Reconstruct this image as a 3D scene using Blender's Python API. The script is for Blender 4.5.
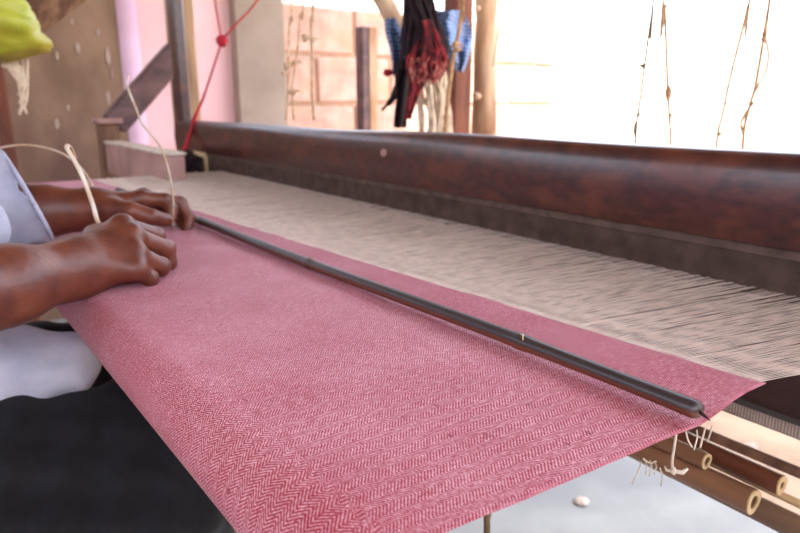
import bpy, math, random
import numpy as np
from mathutils import Vector, Matrix, noise as mnoise
random.seed(7); RNG = np.random.default_rng(7)
PI = math.pi
for o in list(bpy.data.objects): bpy.data.objects.remove(o)
sc = bpy.context.scene; COL = sc.collection

# ------------------------------------------------------------------ camera
# loom frame: +X = along the warp (away from the weaver), +Y = along the weft, cloth at z = CZ
EYE = 1.0; CZ = 0.8
FPX, CXP, CYP, HZ = 645.0, 400.0, 266.5, 105.0
PITCH = math.atan((CYP-HZ)/FPX)
GX, GY = 0.58532, 0.81080          # horizontal heading of the lens
cd = bpy.data.cameras.new('camera'); cam = bpy.data.objects.new('camera', cd); COL.objects.link(cam)
cd.sensor_width = 22.3; cd.sensor_fit = 'HORIZONTAL'; cd.lens = FPX/800*22.3; cd.clip_start = 0.02; cd.clip_end = 300
cam.location = (0, 0, EYE); cam.rotation_euler = (PI/2-PITCH, 0, -math.atan2(GX, GY))
cd.dof.use_dof = True; cd.dof.focus_distance = 0.47; cd.dof.aperture_fstop = 5.2; cd.dof.aperture_blades = 7
sc.camera = cam
# ------------------------------------------------------------------ light
world = bpy.data.worlds.new('world'); sc.world = world; world.use_nodes = True
wn = world.node_tree.nodes; wl = world.node_tree.links
bg = wn['Background']; sky = wn.new('ShaderNodeTexSky'); sky.sky_type = 'NISHITA'; sky.sun_disc = False
sky.sun_elevation = math.radians(55); sky.sun_rotation = math.radians(200); sky.dust_density = 3.0; sky.air_density = 1.0
mxw = wn.new('ShaderNodeMix'); mxw.data_type = 'RGBA'; mxw.inputs[0].default_value = 0.40
wl.new(sky.outputs[0], mxw.inputs[6]); mxw.inputs[7].default_value = (7.2, 7.2, 7.5, 1)
wl.new(mxw.outputs[2], bg.inputs[0]); bg.inputs[1].default_value = 0.34
sun = bpy.data.lights.new('sun', 'SUN'); sun.energy = 4.0; sun.angle = math.radians(0.6); sun.color = (1, 0.985, 0.96)
so = bpy.data.objects.new('sun', sun); COL.objects.link(so)
so.rotation_euler = Vector((-0.20, -0.50, 0.84)).to_track_quat('Z', 'Y').to_euler()
sc.view_settings.view_transform = 'Standard'; sc.view_settings.look = 'None'
sc.view_settings.gamma = 1.0; sc.view_settings.use_curve_mapping = False
sc.view_settings.exposure = 1.62
try: sc.cycles.max_bounces = 8; sc.cycles.diffuse_bounces = 4
except Exception: pass

# ------------------------------------------------------------------ helpers
_up = Vector((GX*math.sin(PITCH), GY*math.sin(PITCH), math.cos(PITCH)))
_fw = Vector((GX*math.cos(PITCH), GY*math.cos(PITCH), -math.sin(PITCH)))
_rt = Vector((GY, -GX, 0))
def ray(px, py): return _rt*(px-CXP) + _up*(CYP-py) + _fw*FPX
def aY(px, py, Y): r = ray(px, py); return Vector((0, 0, EYE)) + r*(Y/r.y)
def aX(px, py, X): r = ray(px, py); return Vector((0, 0, EYE)) + r*(X/r.x)
def aZ(px, py, z): r = ray(px, py); return Vector((0, 0, EYE)) + r*((z-EYE)/r.z)

def rgb(r, g, b): # sRGB 0-255 -> linear
    f = lambda c: ((c/255+0.055)/1.055)**2.4 if c > 10 else c/255/12.92
    return (f(r), f(g), f(b), 1)
def newmat(name):
    m = bpy.data.materials.new(name); m.use_nodes = True
    return m, m.node_tree.nodes, m.node_tree.links, m.node_tree.nodes['Principled BSDF']
def pm(name, c1, c2, scale=8, rough=0.7, bump=0.2, stretch=(1, 1, 1), spec=0.4, c3=None, metallic=0, dist=0.004, sheen=0, coat=0, detail=6, lo=.35, hi=.65):
    m, n, l, b = newmat(name)
    tc = n.new('ShaderNodeTexCoord'); mp = n.new('ShaderNodeMapping'); l.new(tc.outputs['Object'], mp.inputs[0])
    mp.inputs['Scale'].default_value = stretch
    nz = n.new('ShaderNodeTexNoise'); nz.inputs['Scale'].default_value = scale; nz.inputs['Detail'].default_value = detail
    l.new(mp.outputs[0], nz.inputs['Vector'])
    rp = n.new('ShaderNodeValToRGB'); l.new(nz.outputs[0], rp.inputs[0])
    rp.color_ramp.elements[0].position = lo; rp.color_ramp.elements[1].position = hi
    rp.color_ramp.elements[0].color = c1; rp.color_ramp.elements[1].color = c2
    out = rp.outputs[0]
    if c3:
        n2 = n.new('ShaderNodeTexNoise'); n2.inputs['Scale'].default_value = scale*0.31; n2.inputs['Detail'].default_value = 4
        l.new(mp.outputs[0], n2.inputs['Vector'])
        r2 = n.new('ShaderNodeValToRGB'); r2.color_ramp.elements[0].position = .52; r2.color_ramp.elements[1].position = .66
        l.new(n2.outputs[0], r2.inputs[0])
        mx = n.new('ShaderNodeMix'); mx.data_type = 'RGBA'; l.new(r2.outputs[0], mx.inputs[0]); l.new(out, mx.inputs[6]); mx.inputs[7].default_value = c3
        out = mx.outputs[2]
    l.new(out, b.inputs['Base Color'])
    b.inputs['Roughness'].default_value = rough; b.inputs['Metallic'].default_value = metallic
    b.inputs['Specular IOR Level'].default_value = spec
    if sheen: b.inputs['Sheen Weight'].default_value = sheen
    if coat: b.inputs['Coat Weight'].default_value = coat; b.inputs['Coat Roughness'].default_value = .25
    if bump:
        bp = n.new('ShaderNodeBump'); bp.inputs['Strength'].default_value = bump; bp.inputs['Distance'].default_value = dist
        nb = n.new('ShaderNodeTexNoise'); nb.inputs['Scale'].default_value = scale*3; nb.inputs['Detail'].default_value = 8
        l.new(mp.outputs[0], nb.inputs['Vector']); l.new(nb.outputs[0], bp.inputs['Height']); l.new(bp.outputs[0], b.inputs['Normal'])
    return m

class MB:
    def __init__(s): s.v = []; s.f = []; s.uv = None
    def add(s, vs, fs):
        k = len(s.v); s.v += [tuple(v) for v in vs]; s.f += [tuple(i+k for i in f) for f in fs]; return s
    def box(s, lo, hi, M=None, bev=0.0):
        (x0, y0, z0), (x1, y1, z1) = lo, hi
        if bev <= 0:
            vs = [(x, y, z) for x in (x0, x1) for y in (y0, y1) for z in (z0, z1)]
            fs = [(0,1,3,2),(4,6,7,5),(0,4,5,1),(2,3,7,6),(0,2,6,4),(1,5,7,3)]
        else:
            b = bev; vs = []; idx = {}
            c = (( x0, x1), (y0, y1), (z0, z1))
            for i in range(2):
                for j in range(2):
                    for k in range(2):
                        base = [c[0][i], c[1][j], c[2][k]]; sg = [1-2*i, 1-2*j, 1-2*k]
                        for a in range(3):
                            p = [base[q] + (sg[q]*b if q != a else 0) for q in range(3)]
                            idx[(i,j,k,a)] = len(vs); vs.append(tuple(p))
            fs = []
            for a in range(3):
                o1, o2 = [q for q in range(3) if q != a]
                for sde in range(2):
                    r = []
                    for (u, w) in ((0,0),(1,0),(1,1),(0,1)):
                        t = [0,0,0]; t[a] = sde; t[o1] = u; t[o2] = w; r.append(idx[(t[0],t[1],t[2],a)])
                    fs.append(tuple(r))
                for u in range(2):
                    for w in range(2):
                        t0 = [0,0,0]; t1 = [0,0,0]; t0[o1] = t1[o1] = u; t0[o2] = t1[o2] = w; t1[a] = 1
                        fs.append((idx[(*t0,o1)], idx[(*t1,o1)], idx[(*t1,o2)], idx[(*t0,o2)]))
            for i in range(2):
                for j in range(2):
                    for k in range(2): fs.append((idx[(i,j,k,0)], idx[(i,j,k,1)], idx[(i,j,k,2)]))
        if M is not None: vs = [tuple(M @ Vector(v)) for v in vs]
        return s.add(vs, fs)
    def tube(s, pts, rad, n=8, caps=True, flat=1.0, hollow=0.0):
        pts = [Vector(p) for p in pts]; N = len(pts)
        if not hasattr(rad, '__len__'): rad = [rad]*N
        vs = []; fs = []; ref = None
        for i, p in enumerate(pts):
            t = (pts[min(i+1, N-1)] - pts[max(i-1, 0)])
            t = t.normalized() if t.length > 1e-9 else Vector((0, 0, 1))
            if ref is None: ref = Vector((0, 0, 1)) if abs(t.z) < .9 else Vector((1, 0, 0))
            u = (ref - t*ref.dot(t)).normalized(); w = t.cross(u); ref = u
            for k in range(n):
                a = 2*PI*k/n; vs.append(p + (u*math.cos(a)*flat + w*math.sin(a))*rad[i])
        for i in range(N-1):
            for k in range(n):
                k2 = (k+1) % n; fs.append((i*n+k, i*n+k2, (i+1)*n+k2, (i+1)*n+k))
        if caps:
            if hollow > 0:
                t = (pts[-1]-pts[-2]).normalized(); b = (N-1)*n
                for q, (hh, dd) in enumerate(((hollow, 0), (hollow, .03))):
                    for k in range(n): vs.append(pts[-1] + (vs[b+k]-pts[-1])*hh - t*dd)
                e = N*n
                for k in range(n):
                    k2 = (k+1) % n
                    fs.append((b+k, b+k2, e+k2, e+k)); fs.append((e+k, e+k2, e+n+k2, e+n+k))
                fs.append(tuple(e+n+k for k in range(n)))
            else: fs.append(tuple((N-1)*n+k for k in range(n)))
            fs.append(tuple(n-1-k for k in range(n)))
        return s.add(vs, fs)
    def blob(s, c, r, n=8, jit=0.0, sc3=(1,1,1)):
        vs = []; fs = []; m = max(4, n//2+1); c = Vector(c)
        vs.append(c+Vector((0,0,-r*sc3[2])))
        for i in range(1, m):
            ph = -PI/2 + PI*i/m
            for k in range(n):
                a = 2*PI*k/n; q = 1+random.uniform(-jit, jit)
                vs.append(c+Vector((math.cos(ph)*math.cos(a)*sc3[0], math.cos(ph)*math.sin(a)*sc3[1], math.sin(ph)*sc3[2]))*r*q)
        vs.append(c+Vector((0,0,r*sc3[2])))
        for k in range(n):
            k2 = (k+1) % n; fs.append((0, 1+k2, 1+k)); 
            for i in range(m-2): fs.append((1+i*n+k, 1+i*n+k2, 1+(i+1)*n+k2, 1+(i+1)*n+k))
            fs.append((1+(m-2)*n+k, 1+(m-2)*n+k2, len(vs)-1))
        return s.add(vs, fs)
    def build(s, name, mat, parent=None, smooth=False, sub=0):
        me = bpy.data.meshes.new(name); me.from_pydata(s.v, [], s.f); me.update()
        if smooth: me.polygons.foreach_set('use_smooth', [True]*len(me.polygons))
        o = bpy.data.objects.new(name, me); COL.objects.link(o)
        if mat: me.materials.append(mat)
        if parent is not None: o.parent = parent
        if sub: md = o.modifiers.new('sub', 'SUBSURF'); md.levels = md.render_levels = sub
        return o
def tag(o, label, cat, group=None, kind=None):
    if label: o['label'] = label
    if cat: o['category'] = cat
    if group: o['group'] = group
    if kind: o['kind'] = kind
    return o
def thing(name, label, cat, group=None):
    return tag_(name, label, cat, group)
def tag_(name, label, cat, group):
    o = bpy.data.objects.new(name, None); COL.objects.link(o); o.empty_display_size = .05
    return tag(o, label, cat, group)
def struct(o): o['kind'] = 'structure'; return o
def recenter(root):
    """move an empty to the base of its children (world geometry kept)"""
    mn = Vector((1e9,)*3); mxx = -mn
    for ch in root.children_recursive:
        if ch.type == 'MESH':
            for v in ch.data.vertices: 
                for i in range(3): mn[i] = min(mn[i], v.co[i]); mxx[i] = max(mxx[i], v.co[i])
    base = Vector(((mn.x+mxx.x)/2, (mn.y+mxx.y)/2, mn.z)); root.location = base
    for ch in root.children: ch.matrix_parent_inverse = Matrix.Translation(-base)
def interp(pts, n):
    """Catmull-Rom through pts"""
    P = [Vector(p) for p in pts]; out = []
    P = [P[0]*2-P[1]] + P + [P[-1]*2-P[-2]]
    for i in range(1, len(P)-2):
        for k in range(n):
            t = k/n; a, b, c, d = P[i-1:i+3]
            out.append(0.5*((2*b)+(c-a)*t+(2*a-5*b+4*c-d)*t*t+(3*b-a-3*c+d)*t**3))
    out.append(P[-2]); return out

# ------------------------------------------------------------------ signed-distance bodies meshed by sparse surface nets
def cone(a, b, ra, rb, k=0.01): return ('c', np.array(a, np.float32), np.array(b, np.float32), ra, rb, k)
def chain(pts, rs, k=0.01): return [cone(pts[i], pts[i+1], rs[i], rs[i+1], k) for i in range(len(pts)-1)]
def ell(c, r, k=0.02): return ('e', np.array(c, np.float32), np.array(r, np.float32), 0, 0, k)
def prim_d(p, q):
    if q[0] == 'c':
        _, a, b, ra, rb, k = q; ba = b-a; L = float(ba@ba)+1e-12
        t = np.clip(((p-a)@ba)/L, 0, 1); d = p-a-t[..., None]*ba
        return np.sqrt((d*d).sum(-1)) - (ra+(rb-ra)*t)
    _, c, r, *_r = q; e = (p-c)/r; k0 = np.sqrt((e*e).sum(-1)); return (k0-1)*float(r.min())
def nets(name, prims, axes, cuts=(), disp=None, B=8):
    ax = []
    for a in axes:
        n = (len(a)-2)//B*B+B+1; a = list(a)
        while len(a) < n: a.append(2*a[-1]-a[-2])
        ax.append(np.array(a[:n], np.float32))
    nb = [(len(a)-1)//B for a in ax]
    c = [(a[:-1:B][:m]+a[B::B][:m])/2 for a, m in zip(ax, nb)]; h = [(a[B::B][:m]-a[:-1:B][:m])/2 for a, m in zip(ax, nb)]
    G = np.stack(np.meshgrid(*c, indexing='ij'), -1).reshape(-1, 3); H = np.sqrt((np.stack(np.meshgrid(*h, indexing='ij'), -1)**2).sum(-1)).reshape(-1)
    D = np.stack([prim_d(G, q) for q in prims], 1); dm = D.min(1); K = max(q[5] for q in prims)
    keep = (dm < H+K+.012) & (dm > -H*1.0-.05-K)
    ids = np.nonzero(keep)[0]; D = D[ids]; dm = dm[ids]; H = H[ids]
    bi = np.stack(np.unravel_index(ids, nb), 1)*B
    o = np.arange(B+1); nodes = []
    PX = ax[0][bi[:, 0:1]+o]; PY = ax[1][bi[:, 1:2]+o]; PZ = ax[2][bi[:, 2:3]+o]; nB = len(ids); S = (nB, B+1, B+1, B+1)
    P = np.empty(S+(3,), np.float32); P[..., 0] = PX[:, :, None, None]; P[..., 1] = PY[:, None, :, None]; P[..., 2] = PZ[:, None, None, :]
    d = np.full(S, 9.0, np.float32)
    for j, q in enumerate(prims):
        s = np.nonzero(D[:, j] < np.maximum(dm, 0)+2*H+q[5]+.004)[0]
        if not len(s): continue
        e = prim_d(P[s], q); k = q[5]; cur = d[s]
        hh = np.maximum(k-np.abs(cur-e), 0)/k; d[s] = np.minimum(cur, e)-hh*hh*k*.25
    for fn in cuts: d = np.maximum(d, fn(P))
    if disp is not None: d = d - disp(P)
    ins = d < 0
    dims = [len(a) for a in ax]
    # cell vertices
    cs = sum(ins[:, i:B+i, j:B+j, k:B+k].astype(np.int8) for i in (0, 1) for j in (0, 1) for k in (0, 1))
    act = (cs > 0) & (cs < 8); b_, x_, y_, z_ = np.nonzero(act)
    acc = np.zeros((len(b_), 3)); cnt = np.zeros(len(b_))
    cor = [(i, j, k) for i in (0, 1) for j in (0, 1) for k in (0, 1)]
    for a in cor:
        for w in range(3):
            if a[w]: continue
            bb = list(a); bb[w] = 1
            da = d[b_, x_+a[0], y_+a[1], z_+a[2]]; db = d[b_, x_+bb[0], y_+bb[1], z_+bb[2]]
            m = (da < 0) != (db < 0); t = np.where(m, da/np.where(m, da-db, 1), 0)[:, None]
            pa = P[b_, x_+a[0], y_+a[1], z_+a[2]]; pb = P[b_, x_+bb[0], y_+bb[1], z_+bb[2]]
            acc += np.where(m[:, None], pa+(pb-pa)*t, 0); cnt += m
    V = acc/cnt[:, None]
    gi = bi[b_]+np.stack([x_, y_, z_], 1); key = (gi[:, 0]*dims[1]+gi[:, 1])*dims[2]+gi[:, 2]
    so_ = np.argsort(key); ks = key[so_]
    quads = []
    st = (dims[1]*dims[2], dims[2], 1)
    for w in range(3):
        sl0 = [slice(0, B)]*3; sl1 = list(sl0); sl1[w] = slice(1, B+1)
        A = ins[(slice(None), *sl0)]; C = ins[(slice(None), *sl1)]
        e_ = np.nonzero(A != C); g = bi[e_[0]]+np.stack(e_[1:], 1); kk = (g[:, 0]*dims[1]+g[:, 1])*dims[2]+g[:, 2]
        u, v = st[(w+1) % 3], st[(w+2) % 3]; fl = A[e_]
        q4 = np.stack([kk, kk-u, kk-u-v, kk-v], 1); q4[fl] = q4[fl][:, ::-1]
        quads.append(q4)
    Q = np.concatenate(quads); pos = np.searchsorted(ks, Q); pos = np.clip(pos, 0, len(ks)-1)
    ok = (ks[pos] == Q).all(1); F = so_[pos[ok]]
    F = F[:, ::-1]
    me = bpy.data.meshes.new(name); me.vertices.add(len(V)); me.vertices.foreach_set('co', V.ravel())
    me.loops.add(F.size); me.loops.foreach_set('vertex_index', F.ravel().astype(np.int32))
    me.polygons.add(len(F)); me.polygons.foreach_set('loop_start', np.arange(0, F.size, 4, dtype=np.int32))
    me.polygons.foreach_set('use_smooth', np.ones(len(F), bool)); me.update(calc_edges=True); me.validate()
    return me
def graded(segs):
    """segs: [(start, step), ..., (end, None)] -> non-uniform axis"""
    out = [segs[0][0]]
    for (a, st), (b, _) in zip(segs[:-1], segs[1:]):
        while out[-1] < b-st*.5: out.append(out[-1]+st)
    return out
def obj_from(me, name, mat, parent=None):
    o = bpy.data.objects.new(name, me); COL.objects.link(o); me.materials.append(mat)
    if parent: o.parent = parent
    return o

# ------------------------------------------------------------------ materials
M = {}
M['dark_wood'] = pm('dark_varnished_wood', rgb(42, 20, 19), rgb(82, 40, 34), 70, .36, .35, (1.2, .6, 1.2), .45, c3=rgb(92, 46, 34), dist=.0008, coat=.45, lo=.25, hi=.75)
M['tan_wood'] = pm('tan_lit_side_wood', rgb(150, 118, 88), rgb(184, 150, 116), 12, .7, .3, (3, 3, .5))  # paler brown that paints the lit side of the far post
M['baulk'] = pm('dark_oiled_wood', rgb(40, 24, 22), rgb(62, 38, 34), 20, .5, .4, (2, .6, 2), c3=rgb(78, 44, 34), dist=.0012)
M['old_wood'] = pm('old_brown_wood', rgb(92, 62, 46), rgb(140, 104, 80), 10, .7, .4, (3, 3, .5))
M['purple_wood'] = pm('worn_purple_brown_wood', rgb(82, 58, 60), rgb(120, 88, 84), 10, .5, .3, (1, 2, 2))
M['pink_wood'] = pm('faded_pinkish_wood', rgb(150, 112, 104), rgb(182, 142, 134), 7, .6, .3)
M['post_wood'] = pm('pale_peeled_trunk', rgb(176, 132, 96), rgb(226, 192, 158), 9, .8, .5, (2, 2, .5), c3=rgb(140, 96, 66))
M['red_post'] = pm('red_brown_post', rgb(84, 44, 28), rgb(130, 72, 46), 9, .7, .3, (2, 2, .4))
M['bamboo_dark'] = pm('smoked_bamboo', rgb(74, 40, 28), rgb(124, 66, 38), 16, .4, .3, (1, .12, 1), .6, c3=rgb(112, 58, 32), dist=.0006)
M['bamboo_brown'] = pm('brown_bamboo', rgb(104, 70, 50), rgb(150, 108, 78), 12, .45, .25, (1, .15, 1), .5, c3=rgb(188, 146, 104))
M['bamboo_red'] = pm('reddish_bamboo', rgb(96, 52, 34), rgb(146, 88, 56), 12, .4, .25, (1, .15, 1), .5)
M['bamboo_grey'] = pm('greyish_bamboo', rgb(110, 84, 64), rgb(150, 118, 92), 12, .5, .25, (1, .15, 1), .5)
M['bamboo_pale'] = pm('split_pale_bamboo', rgb(196, 160, 112), rgb(232, 206, 162), 12, .6, .2, (1, .15, 1))
M['warp'] = pm('pale_warp_yarn', rgb(204, 178, 164), rgb(222, 200, 186), 60, .8, 0, (1, 1, 1), .2, sheen=.2)
M['loop'] = pm('pink_weft_loop', rgb(196, 100, 120), rgb(220, 150, 160), 60, .8, 0)
M['reed'] = pm('brown_reed_wire', rgb(72, 54, 46), rgb(98, 76, 66), 40, .5, 0, metallic=.15)
M['reed_grey'] = pm('grey_reed_binding', rgb(132, 118, 112), rgb(158, 144, 136), 40, .6, 0)
M['heddle'] = pm('dark_heddle_cord', rgb(34, 27, 26), rgb(54, 44, 42), 40, .8, 0)
M['cord'] = pm('beige_cotton_cord', rgb(140, 100, 66), rgb(188, 148, 108), 50, .9, .5, dist=.001)
M['cord_pale'] = pm('pale_cotton_cord', rgb(186, 150, 116), rgb(226, 198, 166), 50, .9, .5, dist=.001)
M['cord_dark'] = pm('brown_twine', rgb(84, 64, 40), rgb(124, 98, 68), 50, .9, .5, dist=.001)
M['white_cord'] = pm('white_cotton_thread', rgb(190, 172, 152), rgb(218, 204, 188), 50, .9, .3, dist=.001)
M['red_cord'] = pm('red_cord', rgb(150, 16, 34), rgb(190, 30, 50), 40, .7, .3, dist=.001)
M['mud'] = pm('brown_mud_plaster', rgb(124, 98, 80), rgb(150, 122, 102), 5, .9, .5, (1, 1, .6), .2, c3=rgb(104, 78, 70), dist=.01)
M['scuff'] = pm('chipped_lime_patches', rgb(168, 146, 134), rgb(188, 166, 152), 12, .9, .3)
M['whitewash'] = pm('whitewashed_plaster', rgb(226, 220, 210), rgb(240, 236, 228), 4, .9, .2)
M['pink'] = pm('salmon_pink_paint', rgb(236, 190, 192), rgb(242, 200, 202), 3, .7, .1)
M['lilac'] = pm('lilac_pink_paint', rgb(216, 176, 200), rgb(228, 192, 212), 3, .6, .1)
M['grey_plaster'] = pm('grey_beige_plaster', rgb(146, 130, 116), rgb(164, 148, 134), 4, .9, .3, c3=rgb(130, 112, 100), dist=.006)
M['block'] = pm('pink_mud_block', rgb(186, 146, 130), rgb(206, 170, 154), 9, .9, .5, c3=rgb(196, 150, 118), dist=.006)
M['mortar'] = pm('tan_mortar', rgb(176, 142, 120), rgb(192, 162, 138), 14, .95, .5, dist=.006)
M['concrete'] = pm('pale_concrete', rgb(152, 152, 148), rgb(168, 168, 163), 5, .75, .2, c3=rgb(138, 139, 137), dist=.003)
M['earth'] = pm('sandy_ground', rgb(160, 134, 110), rgb(180, 154, 128), 4, .95, .6, c3=rgb(146, 120, 98), dist=.02)
M['thatch'] = pm('thatch', rgb(96, 76, 52), rgb(150, 124, 88), 20, .95, .6, (.3, 3, 3))
M['black'] = pm('black_cotton', rgb(17, 17, 20), rgb(25, 25, 29), 60, .85, .3, spec=.25, dist=.0006, sheen=.05)
M['shirt'] = pm('pale_blue_white_shirt', rgb(170, 170, 188), rgb(192, 190, 204), 30, .8, .2, spec=.2, dist=.0008, sheen=.15)
M['hair'] = pm('black_hair', rgb(14, 12, 12), rgb(30, 26, 24), 80, .5, .6, (1, 1, 3))
M['yellow'] = pm('yellow_plastic', rgb(150, 156, 40), rgb(176, 180, 66), 12, .45, .5, spec=.4, c3=rgb(160, 148, 44))
M['rag_black'] = pm('black_yarn', rgb(22, 12, 16), rgb(44, 22, 28), 40, .9, .4)
M['tip'] = pm('bleached_red_yarn', rgb(140, 50, 50), rgb(196, 130, 112), 60, .9, .4)
M['rag_red'] = pm('dark_red_yarn', rgb(70, 10, 18), rgb(146, 38, 42), 40, .9, .4, c3=rgb(36, 10, 18), lo=.4, hi=.6)
M['rag_cream'] = pm('undyed_yarn', rgb(190, 166, 140), rgb(226, 206, 180), 40, .9, .4)
M['strip'] = pm('clear_amber_strip', rgb(196, 146, 84), rgb(236, 220, 200), 22, .18, 0, spec=.8)
M['strip'].node_tree.nodes['Principled BSDF'].inputs['Transmission Weight'].default_value = .35
M['nail'] = pm('finger_nail', rgb(190, 142, 128), rgb(204, 160, 148), 30, .3, 0, spec=.6)
M['eye'] = pm('eye_white', rgb(226, 220, 212), rgb(236, 230, 222), 10, .2, 0)

def skin_mat():
    m, n, l, b = newmat('brown_skin')
    tc = n.new('ShaderNodeTexCoord')
    n1 = n.new('ShaderNodeTexNoise'); n1.inputs['Scale'].default_value = 28; n1.inputs['Detail'].default_value = 6; l.new(tc.outputs['Object'], n1.inputs[0])
    rp = n.new('ShaderNodeValToRGB'); e = rp.color_ramp.elements; e[0].position = .3; e[0].color = rgb(84, 40, 28); e[1].position = .7; e[1].color = rgb(122, 64, 44)
    l.new(n1.outputs[0], rp.inputs[0]); l.new(rp.outputs[0], b.inputs['Base Color'])
    b.inputs['Roughness'].default_value = .43; b.inputs['Specular IOR Level'].default_value = .5
    b.inputs['Subsurface Weight'].default_value = .06; b.inputs['Subsurface Radius'].default_value = (.01, .004, .002); b.inputs['Subsurface Scale'].default_value = .5
    v = n.new('ShaderNodeTexVoronoi'); v.inputs['Scale'].default_value = 420; v.feature = 'DISTANCE_TO_EDGE'; l.new(tc.outputs['Object'], v.inputs['Vector'])
    n2 = n.new('ShaderNodeTexNoise'); n2.inputs['Scale'].default_value = 120; n2.inputs['Detail'].default_value = 5; l.new(tc.outputs['Object'], n2.inputs[0])
    b1 = n.new('ShaderNodeBump'); b1.inputs['Strength'].default_value = .25; b1.inputs['Distance'].default_value = .0004; l.new(v.outputs[0], b1.inputs['Height'])
    b2 = n.new('ShaderNodeBump'); b2.inputs['Strength'].default_value = .5; b2.inputs['Distance'].default_value = .0015; l.new(n2.outputs[0], b2.inputs['Height']); l.new(b1.outputs[0], b2.inputs['Normal'])
    l.new(b2.outputs[0], b.inputs['Normal']); return m
M['skin'] = skin_mat()

def cloth_mat():
    """crimson weft over pale warp, herringbone in stripes along the warp; UV in metres"""
    m, n, l, b = newmat('crimson_herringbone_cotton')
    uv = n.new('ShaderNodeUVMap'); uv.uv_map = 'uv'; sp = n.new('ShaderNodeSeparateXYZ'); l.new(uv.outputs[0], sp.inputs[0])
    def mt(op, a, b_=None, c=None, clamp=False):
        q = n.new('ShaderNodeMath'); q.operation = op; q.use_clamp = clamp
        for i, s in enumerate((a, b_, c)):
            if s is None: continue
            if isinstance(s, (int, float)): q.inputs[i].default_value = s
            else: l.new(s, q.inputs[i])
        return q.outputs[0]
    wob = n.new('ShaderNodeTexNoise'); wob.inputs['Scale'].default_value = 40; wob.inputs['Detail'].default_value = 3; l.new(uv.outputs[0], wob.inputs[0])
    w0 = mt('MULTIPLY', mt('SUBTRACT', wob.outputs[0], .5), .0012)
    u = mt('ADD', sp.outputs[0], w0); v = mt('ADD', sp.outputs[1], w0)
    tri = mt('MULTIPLY', mt('ABSOLUTE', mt('SUBTRACT', mt('FRACT', mt('MULTIPLY', v, 1/.0152)), .5)), 2)
    ph = mt('MULTIPLY', mt('ADD', u, mt('MULTIPLY', tri, .0066)), 2*PI/.0026)
    s = mt('SINE', ph)
    mask = mt('MULTIPLY_ADD', s, 1.1, .5, clamp=True)
    # yarn grain
    mp = n.new('ShaderNodeMapping'); mp.inputs['Scale'].default_value = (620, 300, 1); l.new(uv.outputs[0], mp.inputs[0])
    g = n.new('ShaderNodeTexNoise'); g.inputs['Scale'].default_value = 1; g.inputs['Detail'].default_value = 2; l.new(mp.outputs[0], g.inputs[0])
    mp2 = n.new('ShaderNodeMapping'); mp2.inputs['Scale'].default_value = (110, 520, 1); l.new(uv.outputs[0], mp2.inputs[0])
    g2 = n.new('ShaderNodeTexNoise'); g2.inputs['Scale'].default_value = 1; g2.inputs['Detail'].default_value = 2; l.new(mp2.outputs[0], g2.inputs[0])
    gr = mt('ADD', mt('MULTIPLY', mt('SUBTRACT', g.outputs[0], .5), 1.5), mt('MULTIPLY', mt('SUBTRACT', g2.outputs[0], .5), 1.1))
    big = n.new('ShaderNodeTexNoise'); big.inputs['Scale'].default_value = 14; big.inputs['Detail'].default_value = 5; l.new(uv.outputs[0], big.inputs[0])
    bg_ = mt('MULTIPLY', mt('SUBTRACT', big.outputs[0], .5), .55)
    mr = n.new('ShaderNodeMapRange'); l.new(u, mr.inputs[0]); mr.inputs[1].default_value = .428; mr.inputs[2].default_value = .448; mr.inputs[4].default_value = .15
    base = mt('SUBTRACT', mt('MULTIPLY_ADD', mask, .68, -.05), mr.outputs[0])     # newest pick rows beaten denser and redder, with viewing-angle darkening put into the colour
    fac = mt('ADD', mt('ADD', base, gr), bg_, clamp=True)
    mx = n.new('ShaderNodeMix'); mx.data_type = 'RGBA'; l.new(fac, mx.inputs[0])
    mx.inputs[6].default_value = rgb(150, 5, 40); mx.inputs[7].default_value = rgb(226, 168, 176)
    # slubs of darker weft
    sl = n.new('ShaderNodeTexVoronoi'); sl.inputs['Scale'].default_value = 1; 
    mp3 = n.new('ShaderNodeMapping'); mp3.inputs['Scale'].default_value = (95, 50, 1); l.new(uv.outputs[0], mp3.inputs[0]); l.new(mp3.outputs[0], sl.inputs['Vector'])
    pick = mt('GREATER_THAN', sl.outputs['Color'], .72); dot = mt('LESS_THAN', sl.outputs['Distance'], .13)
    sepc = n.new('ShaderNodeSeparateColor'); l.new(sl.outputs['Color'], sepc.inputs[0]); pick = mt('GREATER_THAN', sepc.outputs[0], .8)
    mx2 = n.new('ShaderNodeMix'); mx2.data_type = 'RGBA'; l.new(mt('MULTIPLY', mt('MULTIPLY', pick, dot), .75), mx2.inputs[0]); l.new(mx.outputs[2], mx2.inputs[6]); mx2.inputs[7].default_value = rgb(128, 10, 36)
    l.new(mx2.outputs[2], b.inputs['Base Color'])
    b.inputs['Roughness'].default_value = .62; b.inputs['Specular IOR Level'].default_value = .35
    b.inputs['Sheen Weight'].default_value = .12; b.inputs['Sheen Roughness'].default_value = .5; b.inputs['Sheen Tint'].default_value = (.9, .85, 1, 1)
    bp = n.new('ShaderNodeBump'); bp.inputs['Strength'].default_value = .45; bp.inputs['Distance'].default_value = .0005
    l.new(fac, bp.inputs['Height']); l.new(bp.outputs[0], b.inputs['Normal'])
    return m
M['cloth'] = cloth_mat()
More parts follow.
